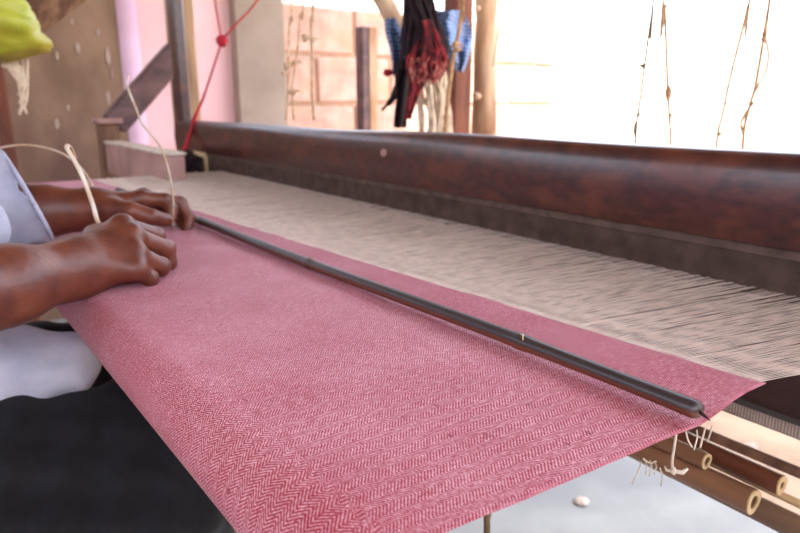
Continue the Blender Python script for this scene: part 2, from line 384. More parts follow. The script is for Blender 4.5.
def temple_mat():
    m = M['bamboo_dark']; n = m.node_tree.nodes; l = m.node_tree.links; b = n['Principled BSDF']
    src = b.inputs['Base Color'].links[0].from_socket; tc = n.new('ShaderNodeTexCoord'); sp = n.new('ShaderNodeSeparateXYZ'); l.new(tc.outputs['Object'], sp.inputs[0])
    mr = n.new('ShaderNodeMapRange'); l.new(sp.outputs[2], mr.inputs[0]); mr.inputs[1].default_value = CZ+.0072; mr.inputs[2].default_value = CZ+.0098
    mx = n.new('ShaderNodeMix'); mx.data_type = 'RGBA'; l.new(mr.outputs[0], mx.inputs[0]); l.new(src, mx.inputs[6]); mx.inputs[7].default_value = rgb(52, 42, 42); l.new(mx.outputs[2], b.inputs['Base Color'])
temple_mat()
def check_mat():
    m, n, l, b = newmat('blue_checked_cotton')
    tc = n.new('ShaderNodeTexCoord'); out = None
    for dr in ('X', 'Z'):
        w = n.new('ShaderNodeTexWave'); w.bands_direction = dr; w.inputs['Scale'].default_value = 26; w.inputs['Distortion'].default_value = .6; l.new(tc.outputs['Object'], w.inputs[0])
        g = n.new('ShaderNodeMath'); g.operation = 'POWER'; l.new(w.outputs[1], g.inputs[0]); g.inputs[1].default_value = 4
        if out is None: out = g.outputs[0]
        else:
            mxm = n.new('ShaderNodeMath'); mxm.operation = 'MAXIMUM'; l.new(out, mxm.inputs[0]); l.new(g.outputs[0], mxm.inputs[1]); out = mxm.outputs[0]
    nz = n.new('ShaderNodeTexNoise'); nz.inputs['Scale'].default_value = 9; l.new(tc.outputs['Object'], nz.inputs[0])
    rp = n.new('ShaderNodeValToRGB'); l.new(nz.outputs[0], rp.inputs[0]); e = rp.color_ramp.elements; e[0].position = .42; e[1].position = .58; e[0].color = rgb(28, 38, 72); e[1].color = rgb(74, 112, 170)
    mx = n.new('ShaderNodeMix'); mx.data_type = 'RGBA'; l.new(out, mx.inputs[0]); l.new(rp.outputs[0], mx.inputs[6]); mx.inputs[7].default_value = rgb(140, 160, 196)
    l.new(mx.outputs[2], b.inputs['Base Color']); b.inputs['Roughness'].default_value = .9; return m
M['check'] = check_mat()

# ------------------------------------------------------------------ setting
def slab(name, lo, hi, mat): return struct(MB().box(lo, hi).build(name, mat))
slab('floor', (-2.6, -2.6, -.12), (1.55, 3.4, 0), M['concrete'])
slab('ground', (-30, -30, -.3), (60, 60, -.02), M['earth'])
roof = struct(MB().box((-2.2, -1.9, 2.50), (2.1, 4.2, 2.62)).build('roof', M['thatch']))
for i in range(5):
    y = -1.8+i*1.45
    MB().tube([(-2.2, y, 2.455), (2.1, y, 2.455)], .045, 8).build('rafter', M['old_wood'], roof)
WY = 3.35
def wx(px, y=60): return aY(px, y, WY).x
wall = slab('wall_back', (-2.2, WY, 0), (wx(122), WY+.22, 1.59), M['mud'])
mbs = MB()
for (px, py, w, h) in ((57, 56, 4, 11), (78, 48, 4, 13), (72, 22, 3, 7), (108, 56, 4, 20), (108, 98, 4, 16), (57, 124, 4, 12), (68, 108, 3, 7), (98, 32, 3, 6), (112, 74, 2, 12)):
    c = aY(px, py, WY); s_ = 3.0/645
    pts = []; k = 12
    for j in range(k):
        a = 2*PI*j/k; q = random.uniform(.6, 1.1); pts.append((c.x+math.cos(a)*w*s_*.5*q, WY-.006, c.z+math.sin(a)*h*s_*.5*q))
    pts2 = [(p[0], WY+.01, p[2]) for p in pts]
    mbs.add(pts+pts2, [tuple(range(k))]+[(j, (j+1) % k, k+(j+1) % k, k+j) for j in range(k)])
mbs.build('lime_patch', M['scuff'], wall)
# pink door recess: lilac jamb, salmon door
dr = slab('door_1', (wx(140), WY+.03, 0), (wx(236), WY+.10, 1.59), M['pink'])
MB().tube([(wx(131), WY+.02, 0), (wx(131), WY+.02, 1.59)], (wx(142)-wx(120))/2, 20).build('door_jamb', M['lilac'], dr, smooth=True)
MB().box((wx(175), WY+.01, .1), (wx(177), WY+.035, 1.7)).build('door_edge', M['lilac'], dr)
slab('wall_pier', (wx(234), WY-.05, 0), (wx(281), WY+.3, 1.59), M['grey_plaster'])
slab('shade_wall_front', (-2.2, -2.2, 0), (2.1, -2.0, 1.5), M['grey_plaster'])  # unseen wall added behind the camera to block fill light
slab('shade_wall_left', (-2.4, -2.2, 0), (-2.2, WY+.22, 1.6), M['mud'])  # unseen wall added behind the weaver so light comes from back and right
# block wall outside: mortar core + separate blocks
bx0 = wx(281); topz = aY(330, 4, WY+.1).z
core = slab('wall_right', (bx0, WY+.088, -.02), (3.9, WY+.30, topz-.03), M['mortar'])
bh = .275; bw = .52; nrow = int(topz/bh)
blockmesh = None
zz = topz - bh; row = 0
while zz > -.2:
    x = bx0 + (0 if row % 2 == 0 else -bw*.5)
    while x < 3.95 - (.26 if row % 3 == 1 else 0):
        if x+bw > bx0+.02:
            xa = max(x, bx0)
            if blockmesh is None:
                o = MB().box((0, 0, 0), (bw-.02, .12, bh-.02), bev=.012).build('block', M['block'], core); blockmesh = o.data
            else:
                o = bpy.data.objects.new('block', blockmesh); COL.objects.link(o); o.parent = core
            o.scale = ((x+bw-xa)/bw, 1, 1)
            o.location = (xa, WY+.07+random.uniform(-.008, .008), zz+random.uniform(-.004, .004)); o.rotation_euler = (0, random.uniform(-.01, .01), random.uniform(-.015, .015))
        x += bw
    zz -= bh; row += 1
# far whitewashed boundary wall beyond the yard
slab('wall_yard', (1.5, 9.0, -.02), (14.0, 9.3, 2.6), M['whitewash'])
fw_ = slab('wall_far', (14.0, -8, -.02), (14.3, 9.3, 2.6), M['whitewash'])

# ------------------------------------------------------------------ loom frame
loom = thing('handloom', 'wooden handloom frame with dark posts, brace and the cloth beam under the pink cloth', 'loom')
# breast beam
BX, BR = .130, .032
beam_c = (BX, CZ-BR-.0015)
def bxo(y): return BX+.0195-.0250*(y-.2)   # the beam runs a little askew
MB().tube([(bxo(.170), .170, beam_c[1]), (bxo(.174), .174, beam_c[1]), (bxo(2.35), 2.35, beam_c[1])], [BR-.006, BR-.0005, BR-.0005], 40).build('cloth_beam', M['purple_wood'], loom, smooth=True)
MB().box((BX-.0, .34, 0), (BX+.05, .37, beam_c[1]-BR+.004)).build('beam_support', M['old_wood'], loom)
MB().box((BX-.05, 2.18, 0), (BX+.03, 2.26, beam_c[1]-BR+.004)).build('beam_support', M['old_wood'], loom)
pL, pR = aY(171, 60, 2.60), aY(196, 60, 2.60)
MB().box((pL.x+.02, 2.60, 0), (pR.x+.006, 2.70, 2.2), bev=.008).build('post', M['tan_wood'], loom)  # paler wood stands for the post's lit right side
MB().box((pL.x-.002, 2.575, 0), (pL.x+.055, 2.60, 2.2), bev=.004).build('post_shaded_side', M['purple_wood'], loom)  # darker strip paints the unlit left side of the post
# diagonal brace
a, b = aY(117, 121, 2.56), aY(176, 53, 2.56); dv = (b-a); L = dv.length; ang = math.atan2(dv.z, dv.x)
Mx = Matrix.Translation(a) @ Matrix.Rotation(-ang, 4, 'Y')
MB().box((-.02, -.03, -.045), (L+.01, .03, .045), Mx, bev=.008).build('brace', M['purple_wood'], loom)
c0, c1 = aY(97, 118, 2.56), aY(124, 190, 2.56)
MB().box((c0.x, 2.53, 0), (c1.x, 2.60, c0.z-.02), bev=.004).build('short_post', M['old_wood'], loom)
MB().box((c0.x-.01, 2.51, c0.z-.02), (c1.x+.01, 2.61, c0.z), bev=.004).build('ledge', M['pink_wood'], loom)
# low rail with pinkish face and pale top
X0 = .52; r0, r1, r2 = aX(104, 143, X0), aX(166, 153, X0), aX(110, 190, X0)
rl = MB().box((X0, r1.y, r1.z-.115), (X0+.05, r0.y+.0, r1.z-.008), bev=.004).build('side_rail', M['pink_wood'], loom)
MB().box((X0-.004, r1.y-.003, r1.z-.008), (X0+.055, r0.y+.003, r1.z), bev=.002).build('rail_top', M['white_cord'], loom)
MB().box((X0+.005, r0.y-.08, 0), (X0+.045, r0.y-.02, r1.z-.115)).build('rail_leg', M['old_wood'], loom)
MB().box((X0+.005, r1.y+.02, 0), (X0+.045, r1.y+.07, r1.z-.115)).build('rail_leg', M['old_wood'], loom)
# near-side posts and top rails (outside the frame, they carry the batten)
MB().box((pL.x, -.80, 0), (pR.x, -.70, 2.2), bev=.008).build('post', M['old_wood'], loom)
MB().box((pL.x+.02, -.80, 2.1), (pL.x+.1, 2.70, 2.2), bev=.008).build('top_rail', M['old_wood'], loom)
recenter(loom)

# ------------------------------------------------------------------ batten (swinging beater) with reed
bat = thing('loom_batten', 'long dark varnished wooden beater bar with metal reed above the pale warp', 'loom beater')
XB = .72; zt = .950; zb = .852; Y0, Y1 = -.62, 2.352
prof = [(0, zb), (-.004, zb+.012), (-.006, zb+.045), (-.003, zt-.022), (.002, zt-.008), (.010, zt-.001), (.026, zt+.001), (.042, zt-.006), (.048, zt-.03), (.048, zb), ]
vs, fs = [], []; NY = 60
for i in range(NY+1):
    y = Y0+(Y1-Y0)*i/NY
    for (px_, pz_) in prof:
        bow = .002*math.sin(y*3.1)+.0015*math.sin(y*7.7+1)
        vs.append((XB+px_, y, pz_+bow*(pz_-zb)/.1*1.0))
n = len(prof)
for i in range(NY):
    for k in range(n):
        k2 = (k+1) % n; fs.append((i*n+k, (i+1)*n+k, (i+1)*n+k2, i*n+k2))
fs += [tuple(range(n)), tuple(NY*n+n-1-k for k in range(n))]
cap = MB().add(vs, fs).build('batten_cap', M['dark_wood'], bat, smooth=True)
md = cap.modifiers.new('e', 'EDGE_SPLIT'); md.split_angle = math.radians(50)
kp = aX(385, 153, XB-.004)
MB().tube([(XB-.002, kp.y, kp.z), (XB-.009, kp.y, kp.z), (XB-.011, kp.y, kp.z)], [.0075, .0075, .005], 12).build('wooden_peg', M['pink_wood'], bat, smooth=True)
# reed dents
m = MB(); y = .12; 
while y < 2.08:
    m.box((XB+.010, y, zb-.19), (XB+.015, y+.0013, zb+.01)); y += .0022
rd = m.build('reed_wires', M['reed'], bat); rd['kind'] = 'stuff'
MB().box((XB+.006, .08, zb-.012), (XB+.019, 2.09, zb+.002)).build('reed_top_strip', M['reed'], bat)
MB().box((XB+.004, 2.075, zb-.19), (XB+.02, 2.095, zb)).build('reed_end', M['bamboo_pale'], bat)
MB().box((XB+.004, .095, zb-.19), (XB+.02, .11, zb)).build('reed_end', M['reed_grey'], bat)
# lower baulk and the reed feet that show under it
MB().box((XB-.03, -.55, .672), (XB+.055, 2.12, .748), bev=.012).build('lower_baulk', M['baulk'], bat)
MB().box((XB-.004, -.5, .650), (XB+.006, 2.1, .6725)).build('reed_binding', M['reed_grey'], bat)
m = MB(); y = -.45
while y < 1.2:
    m.box((XB-.0065, y, .653), (XB-.0038, y+.0013, .670)); y += .0034
m.build('reed_feet', M['warp'], bat)['kind'] = 'stuff'
for y in (-.5, 2.288):
    MB().box((XB+.005, y, .64), (XB+.04, y+.06, 2.12), bev=.005).build('sword', M['dark_wood'], bat)
recenter(bat)

# ------------------------------------------------------------------ heddle shafts behind the reed
for k, hx in enumerate((.86, .93)):
    sh = thing('heddle_shaft', ('front' if k == 0 else 'rear')+' wooden heddle shaft of dark cords hidden behind the reed', 'heddle shaft', 'heddle shafts')
    for z in (.70, .885): MB().tube([(hx, .05, z), (hx, 2.15, z)], .011, 10).build('shaft_bar', M['old_wood'], sh, smooth=True)
    m = MB(); y = .10
    while y < 2.1:
        m.box((hx-.0007, y, .70), (hx+.0007, y+.0016, .885)); y += .0035
    m.build('heddle_cords', M['heddle'], sh)['kind'] = 'stuff'
    recenter(sh)

# ------------------------------------------------------------------ cloth, warp
SY0, SY1 = .200, 1.96     # selvedges
FELL0, FELL1 = .482, .362    # fell X at the near / far selvedge
def fell(y): return FELL0+(FELL1-FELL0)*(y-SY0)/(SY1-SY0)
SELVX = [.16, .28, .34, .380, .400, .415, .435, .455, .482]; SELVY = [.2085, .2015, .1985, .1950, .1965, .1985, .2010, .2022, .2016]
def selv(x): return float(np.interp(x, SELVX, SELVY))
def build_cloth():
    # profile in XZ: around the breast beam then flat to the fell
    R = BR+.0005; prof = []
    cx, cz = BX, CZ-BR-.0015+.0
    a0 = -200; 
    s = 0
    # below: hangs back to a lower cloth roller
    pr = []
    for k in range(12): pr.append((BX-.004+ (k-12)*.0, 0))
    pts = []
    for k in range(44):
        th = math.radians(400-310*k/43); R2 = R-.0009*max(0, 1-k/12); pts.append((cx+R2*math.cos(th), cz+R2*math.sin(th)))
    nflat = 60
    S = [0]
    for i in range(1, len(pts)): S.append(S[-1]+math.dist(pts[i], pts[i-1]))
    ny = 150; V = []; UV = []; 
    flatS = S[-1]
    rows = len(pts)+nflat
    for i in range(rows):
        for j in range(ny+1):
            t = j/ny; tt = t**1.6; y = SY0+(SY1-SY0)*tt
            if i < len(pts):
                x, z = pts[i]; u = S[i]; x += bxo(y)-BX; edge = selv(.16)-SY0; y = y+edge*math.exp(-(y-SY0)/.25)
            else:
                q = (i-len(pts)+1)/nflat; x = BX+(fell(y)-BX)*q; z = CZ-.001; u = flatS+x-BX
            # selvedge: waists between beam and temple, pinches in after it
            yy = y
            if i >= len(pts):
                edge = selv(x)-SY0
                w = math.exp(-(y-SY0)/.25); yy = y+edge*w; x += (bxo(y)-BX)*max(0, 1-(x-BX)/.12)
                wv = .0007*mnoise.noise(Vector((x*9, y*9, 2)))+.0006*mnoise.noise(Vector((x*30, y*22, 5)))
                z += wv*min(1, (x-BX)/.05)
            V.append((x, yy, z)); UV.append((u, y))
    F = [(i*(ny+1)+j, (i+1)*(ny+1)+j, (i+1)*(ny+1)+j+1, i*(ny+1)+j+1) for i in range(rows-1) for j in range(ny)]
    me = bpy.data.meshes.new('woven_cloth'); me.from_pydata(V, [], F)
    l = me.uv_layers.new(name='uv'); L = np.zeros(len(me.loops), np.int32); me.loops.foreach_get('vertex_index', L)
    l.data.foreach_set('uv', np.array(UV, np.float32)[L].ravel())
    me.polygons.foreach_set('use_smooth', [True]*len(F)); me.update(); me.materials.append(M['cloth'])
    o = bpy.data.objects.new('woven_cloth', me); COL.objects.link(o)
    md = o.modifiers.new('s', 'SOLIDIFY'); md.thickness = .0006; md.offset = -1
    return o
cloth = tag(build_cloth(), 'crimson and white herringbone cotton cloth stretched over the front beam of the loom', 'cloth')
# selvedge stitches
m = MB()
for i in range(150):
    x = BX+(FELL0-BX)*i/150
    x = .21+(FELL0-.21)*i/150; yy = selv(x)
    m.tube([(x-.0005, yy+.002, CZ-.0008), (x, yy-.0008, CZ-.001), (x+.0005, yy+.002, CZ-.0014)], .00028, 3, caps=False)
m.build('selvedge_loops', M['loop'], cloth)['kind'] = 'stuff'
# warp: every yarn is real, too many to count
def build_warp():
    ys = []; y = SY0+.004
    while y < SY1-.002: ys.append(y); y += .00118
    N = len(ys); xs = np.array([0, .12, .5, 1, 2.6]); V = np.zeros((N, 5, 3, 3)); r = .00036
    for i, y in enumerate(ys):
        f = fell(y)-.003; up = (i % 2 == 0)
        lift = (.002 if up else -.006) + random.uniform(-.0012, .0012)
        if random.random() < .03: lift -= .008
        dy = random.uniform(-.0004, .0004); cl = .0009*mnoise.noise(Vector((y*90, 0, 0)))
        y0 = y+.0016*math.exp(-(y-SY0)/.25)
        for j, (t, L_) in enumerate(((0, 0), (.12, .12), (.6, .6), (1, 1), (3.2, 1))):
            x = f+(XB+.012-f)*t; yj = y0*(1-min(t, 1))+(y-.066*math.exp(-(y-SY0)/.35))*min(t, 1)+(dy+cl)*min(t, 1)
            z = CZ-.001+lift*L_*(1 if t <= 1 else .3)
            rr = r*(1+.25*(i % 3 == 0))
            for k in range(3):
                a = 2*PI*k/3+PI/6; V[i, j, k] = (x, yj+math.cos(a)*rr, z+math.sin(a)*rr)
    V = V.reshape(-1, 3); F = []
    base = np.arange(N)*15
    fl = []
    for j in range(4):
        for k in range(3):
            k2 = (k+1) % 3; fl.append(np.stack([base+j*3+k, base+j*3+k2, base+(j+1)*3+k2, base+(j+1)*3+k], 1))
    F = np.concatenate(fl)
    me = bpy.data.meshes.new('warp_threads'); me.vertices.add(len(V)); me.vertices.foreach_set('co', V.ravel())
    me.loops.add(F.size); me.loops.foreach_set('vertex_index', F.ravel().astype(np.int32)); me.polygons.add(len(F))
    me.polygons.foreach_set('loop_start', np.arange(0, F.size, 4, dtype=np.int32)); me.update(calc_edges=True)
    me.materials.append(M['warp']); o = bpy.data.objects.new('warp_threads', me); COL.objects.link(o); return o
wp = tag(build_warp(), 'pale unwoven warp threads running from the pink cloth through the reed', 'warp threads', kind='stuff')

# ------------------------------------------------------------------ bamboo temple across the cloth
tm = thing('bamboo_temple', 'long dark glossy bamboo stretcher rod lying across the pink cloth', 'stretcher rod')
tA, tB = Vector((.3800, .1955, CZ+.0078)), Vector((.350, 1.62, CZ+.0065))
nodesT = [.60, .24]      # fractions along the rod (from near end) with a joint
pts, rs = [], []; N = 90
jn = [ (aZ(515, 346, CZ+.007).y-tA.y)/(tB.y-tA.y), (aZ(305, 264, CZ+.007).y-tA.y)/(tB.y-tA.y), (aZ(204, 226, CZ).y-tA.y)/(tB.y-tA.y)]
fr = sorted(set([0, .003, .008]+[i/N for i in range(1, N+1)]+[j+d for j in jn for d in (-.012, -.006, -.003, 0, .003, .006, .012)]))
for t in fr:
    if t > 1: continue
    r = .0069
    if t < .003: r = .0052
    for j in jn:
        r += .0010*math.exp(-((t-j)/.005)**2) 
    if t < jn[0]: r -= .0006*math.sin(PI*t/jn[0])
    pts.append(tA.lerp(tB, t)+Vector((.0016*math.sin(t*9), 0, .001*math.sin(t*12+.5)))); rs.append(r)
rod = MB().tube(pts, rs, 18, flat=.92).build('rod', M['bamboo_dark'], tm, smooth=True)
# split underside of the rod and scars at the first joint
for sgn, jj in ((1, jn[0]), (1, jn[1])):
    q = tA.lerp(tB, jj)
    MB().tube([q+Vector((-.004, -.006, .0055)), q+Vector((0, -.002, .0078)), q+Vector((.002, .006, .0070))], [.0005, .0010, .0005], 6).build('joint_scar', M['bamboo_pale'] if jj == jn[0] else M['bamboo_brown'], tm, smooth=True)
e = tA
MB().tube([e+Vector((0, .003, .001)), e+Vector((-.0005, -.003, -.001)), e+Vector((-.001, -.0075, -.0025))], [.0015, .0010, .0003], 8).build('pin', M['rag_black'], tm, smooth=True)
recenter(tm)

# ------------------------------------------------------------------ bamboo poles under the loom
def culm(p0, p1, r, mat, joints, label, hollow=.0, nm='bamboo_pole'):
    p0, p1 = Vector(p0), Vector(p1); pts = []; rs = []
    fr = sorted(set([i/24 for i in range(25)]+[max(0, min(1, j+d)) for j in joints for d in (-.01, -.004, 0, .004, .01)]))
    for t in fr:
        rr = r*(1-.06*math.sin(t*5)); 
        for j in joints: rr += r*.16*math.exp(-((t-j)/.006)**2)
        pts.append(p0.lerp(p1, t)+Vector((.003*math.sin(t*7+p0.x*40), 0, .003*math.sin(t*5+p0.x*70)))); rs.append(rr)
    o = MB().tube(pts, rs, 16, hollow=hollow).build(nm, mat, None, smooth=True)
    md = o.modifiers.new('e', 'EDGE_SPLIT'); md.split_angle = math.radians(60)
    if hollow:
        vs = []; fs = []; k = 16; dr = (p1-p0).normalized(); u = Vector((0, 0, 1)); w = dr.cross(u); q = pts[-1]
        for (rr_, dd) in ((rs[-1]*.97, .0005), (rs[-1]*.97, .002), (rs[-1]*hollow, .002), (rs[-1]*hollow, .0005)):
            for i in range(k): a = 2*PI*i/k; vs.append(q+dr*dd+(u*math.cos(a)+w*math.sin(a))*rr_*(1+.05*math.sin(a*3)))
        for ring in range(4):
            for i in range(k): fs.append((ring*k+i, ring*k+(i+1) % k, ((ring+1) % 4)*k+(i+1) % k, ((ring+1) % 4)*k+i))
        MB().add(vs, fs).build('sawn_end', M['bamboo_pale'], o)
    return tag(o, label, 'bamboo pole', 'bamboo poles under the loom')
ZP = .60
def pole(px, py, z, dx=0): return aZ(px, py, z)+Vector((dx, 0, 0))
def wpole(pxy, z, r, mat, joints, label, hollow, far=1.9):
    e = aZ(*pxy, z); return culm((e.x+.01, far, z), (e.x, e.y, z), r, mat, joints, label, hollow)
wpole((751, 503), .600, .0130, M['bamboo_brown'], (.35, .7, .945), 'brown bamboo pole with pale sawn hollow end facing right', .55)
wpole((704, 462), .622, .0088, M['bamboo_brown'], (.4, .8), 'short thin brown bamboo pole with a small ragged open end', .6)
wpole((780, 486), .612, .0105, M['bamboo_red'], (.5, .93), 'reddish brown bamboo pole lying just behind the sawn one', .4)
wpole((880, 504), .612, .0058, M['old_wood'], (.45, .8), 'long thin dull brown pole rearmost in the bundle', 0)
wpole((880, 541), .596, .0042, M['bamboo_pale'], (.5, .97), 'thin pale split bamboo lath between the poles', 0)
wpole((860, 562), .575, .0125, M['bamboo_grey'], (.3, .6), 'greyish brown bamboo pole lowest and nearest in the bundle', 0)
# hanging slings of the poles
for (px, nm) in ((640, 0),):
    pass

# loose cotton ends under the selvedge near the temple
def strand(pts, r, mat, n=5, name='cotton_end'): return MB().tube(interp(pts, 6), r, n)
tails = [([(676, 434), (674, 448), (672, 462), (673, 471)], .0016), ([(686, 432), (688, 440), (692, 447)], .0010), ([(705, 428), (703, 436), (700, 448)], .0012), ([(697, 430), (697, 438), (694, 450)], .0009), ([(712, 426), (710, 434), (707, 442)], .001)]
for i, (pp, r) in enumerate(tails):
    P = [aY(x, y, SY0+.006) for x, y in pp]
    o = MB().tube(interp(P, 6), r*.6, 6).build('cotton_end', M['white_cord'], None, smooth=True)
    lab = ['thickest long cotton end hanging with a knot below the rod tip', 'short curled cotton end left of the rod tip', 'cotton end hanging directly under the rod tip', 'thin cotton end between two others under the rod tip', 'rightmost short cotton end under the rod tip'][i]
    tag(o, lab, 'thread', 'cotton ends below the selvedge')
    if i == 0:
        k = MB(); c = P[-1]
        k.blob(c, .0024, 8, .3); k.tube([c, c+Vector((.005, -.004, -.001)), c+Vector((.009, -.005, .001))], [.0015, .0017, .0008], 6); k.tube([c, c+Vector((-.003, .003, .0)), c+Vector((-.004, .004, .003))], [.0013, .001, .0006], 6)
        k.build('knot', M['white_cord'], o, smooth=True)
fr_ = MB()
for (x0, y0, x1, y1) in ((644, 458, 646, 474), (650, 460, 649, 476), (655, 462, 654, 474), (660, 468, 661, 486), (641, 462, 632, 484)):
    A, Bq = aY(x0, y0, .33), aY(x1, y1, .33); fr_.tube(interp([A, (A+Bq)/2+Vector((.003, 0, 0)), Bq], 5), .0007, 5)
fr_.tube(interp([aY(643, 459, .33), aY(650, 463, .33), aY(656, 461, .33)], 5), .001, 5)
tag(fr_.build('thread_tuft', M['white_cord'], None, smooth=True), 'little tuft of white threads hanging on the bamboo poles', 'thread')
lc = MB().tube(interp([aY(490, 508, SY0+.01), aY(487, 518, SY0+.01), aY(487, 528, SY0+.01), aY(486, 560, SY0+.01)], 6), .0018, 6).build('twine_end', M['cord_dark'], None, smooth=True)
tag(lc, 'single brown twine hanging below the selvedge at the picture bottom', 'twine')
fl = aZ(582, 501, .006); tag(MB().blob(fl, .016, 10, .25, (1.3, 1, .35)).build('lint_tuft', M['white_cord'], None, smooth=True), 'small white tuft of lint on the concrete floor', 'lint')
for (px, py, r) in ((750, 447, .02), (772, 468, .012)):
    q = aZ(px, py, -.012); tag(MB().blob(q, r*1.0, 10, .25, (1.2, 1, .5)).build('pebble', M['scuff'], None, smooth=True), ('larger' if r > .015 else 'smaller')+' white pebble on the sandy ground below the comb', 'pebble', 'white pebbles')

# ------------------------------------------------------------------ weaver
per = thing('person', 'seated weaver in pale blue shirt and black trousers, both hands on the cloth', 'person')
def v3(p): return (p.x, p.y, p.z)
R_ = lambda x, y, Y: v3(aY(x, y, Y))
# right (near) hand
rw = R_(74, 268, .755); re = R_(-95, 312, .665)
rMCP = [R_(122, 226, .800), R_(131, 236, .778), R_(134, 253, .757), R_(135, 269, .742)]
rPIP = [R_(156, 236, .822), R_(166, 249, .797), R_(161, 266, .768), R_(150, 278, .748)]
def off(p, d): return (p[0]+d[0], p[1]+d[1], p[2]+d[2])
prims = []
def hand(w, mcp, pip, dip, tip, thumb, palm_in, k=.008):
    out = []
    fr = [.0108, .0112, .0104, .0092]
    for i in range(4):
        out += [cone(w, mcp[i], .021, .0125, .014)]
        out += [cone(mcp[i], pip[i], fr[i]*1.06, fr[i], .006)]
        out += [cone(mcp[i], mcp[i], fr[i]*1.16, fr[i]*1.16, .008)]      # knuckle
        out += [cone(pip[i], pip[i], fr[i]*1.05, fr[i]*1.05, .003)]
        out += [cone(pip[i], dip[i], fr[i]*.97, fr[i]*.86, .003)]
        out += [cone(dip[i], tip[i], fr[i]*.86, fr[i]*.74, .003)]
    pc = [np.mean([np.array(w)*.35+np.array(m)*.65 for m in mcp], 0)]
    c = pc[0]; out += [cone(tuple(c+np.array(palm_in)), tuple(c*.5+np.array(w)*.5+np.array(palm_in)), .020, .020, .02)]
    t = thumb; out += [cone(w, t[0], .018, .0175, .02), cone(t[0], t[1], .0175, .0138, .008), cone(t[1], t[2], .0138, .0128, .003), cone(t[2], t[3], .0128, .0104, .003)]
    return out
# right fingers curl down and back under the palm, pinching the strip with the thumb behind
rDIP = [off(rPIP[0], (.004, -.002, -.022)), off(rPIP[1], (.002, .000, -.025)), off(rPIP[2], (.000, .002, -.022)), off(rPIP[3], (-.002, .004, -.017))]
rTIP = [off(rDIP[0], (-.016, .006, -.010)), off(rDIP[1], (-.018, .006, -.008)), off(rDIP[2], (-.019, .006, -.004)), off(rDIP[3], (-.017, .006, -.002))]
thR = [R_(98, 240, .815), R_(122, 238, .850), R_(146, 240, .858), R_(158, 246, .850)]
hz = CZ+.0105
rDIP = [(p[0], p[1], max(p[2], hz)) for p in rDIP]; rTIP = [(p[0], p[1], max(p[2], hz)) for p in rTIP]
# left (far) hand
lw = R_(93, 209, 1.080); le = R_(-16, 214, 1.125)
lMCP = [R_(141, 199, 1.060), R_(144, 197, 1.085), R_(144, 200, 1.108), R_(142, 206, 1.128)]
lPIP = [R_(165, 200, 1.050), R_(180, 203, 1.090), R_(177, 212, 1.115), R_(168, 220, 1.135)]
lDIP = [R_(172, 209, 1.046), R_(189, 217, 1.078), R_(184, 227, 1.100), R_(172, 230, 1.115)]
lTIP = [R_(171, 219, 1.040), R_(185, 234, 1.062), R_(176, 238, 1.082), R_(164, 236, 1.098)]
thL = [R_(112, 210, 1.045), R_(131, 211, 1.020), R_(151, 217, 1.012), R_(166, 220, 1.020)]
SHR, SHL = (-.20, .755, 1.055), (-.20, 1.155, 1.055)
prims += hand(rw, rMCP, rPIP, rDIP, rTIP, thR, (.002, .008, -.016))
prims += hand(lw, lMCP, lPIP, lDIP, lTIP, thL, (.0, .012, -.018))
mid = lambda a, b, t: tuple(np.array(a)*(1-t)+np.array(b)*t)
for (w, e, s, sg) in ((rw, re, SHR, 1), (lw, le, SHL, 1)):
    d = np.array(e)-np.array(w); perp = np.array([0, 0, .006])
    prims += [cone(tuple(np.array(w)+perp), mid(w, e, .45), .0235, .034, .02), cone(tuple(np.array(w)-perp*1.4), mid(w, e, .45), .0225, .030, .02)]
    prims += [cone(mid(w, e, .45), mid(w, e, .8), .035, .041, .02), cone(mid(w, e, .8), e, .041, .038, .02), cone(e, s, .040, .052, .02)]
NK, HD = (-.17, .955, 1.12), (-.115, .955, 1.255)
prims += [ell((-.24, .955, .92), (.12, .185, .20), .04), ell((-.26, .955, .68), (.13, .165, .18), .05), cone(SHR, NK, .055, .055, .04), cone(SHL, NK, .055, .055, .04),
          cone((-.2, .955, 1.05), (-.145, .955, 1.19), .058, .053, .03)]
# head, tipped forward and looking at the hands
prims += [ell(off(HD, (-.018, 0, .025)), (.092, .074, .088), .02), cone(off(HD, (.03, 0, -.02)), off(HD, (.052, 0, -.078)), .052, .030, .02),
          cone(off(HD, (.072, 0, .012)), off(HD, (.098, 0, -.030)), .008, .0125, .012), cone(off(HD, (.086, -.012, -.034)), off(HD, (.086, .012, -.034)), .007, .007, .006),
          cone(off(HD, (.072, -.045, .028)), off(HD, (.072, .045, .028)), .012, .012, .016),
          cone(off(HD, (.066, -.042, .012)), off(HD, (.070, -.022, .012)), .0068, .0068, .012), cone(off(HD, (.066, .042, .012)), off(HD, (.070, .022, .012)), .0068, .0068, .012), cone(off(HD, (.080, -.018, -.058)), off(HD, (.080, .018, -.058)), .0065, .0065, .005), cone(off(HD, (.078, -.015, -.069)), off(HD, (.078, .015, -.069)), .0065, .0065, .005),
          ell(off(HD, (-.012, -.078, -.01)), (.018, .009, .030), .006), ell(off(HD, (-.012, .078, -.01)), (.018, .009, .030), .006),
          ell(off(HD, (.052, -.034, -.026)), (.02, .022, .02), .02), ell(off(HD, (.052, .034, -.026)), (.02, .022, .02), .02)]
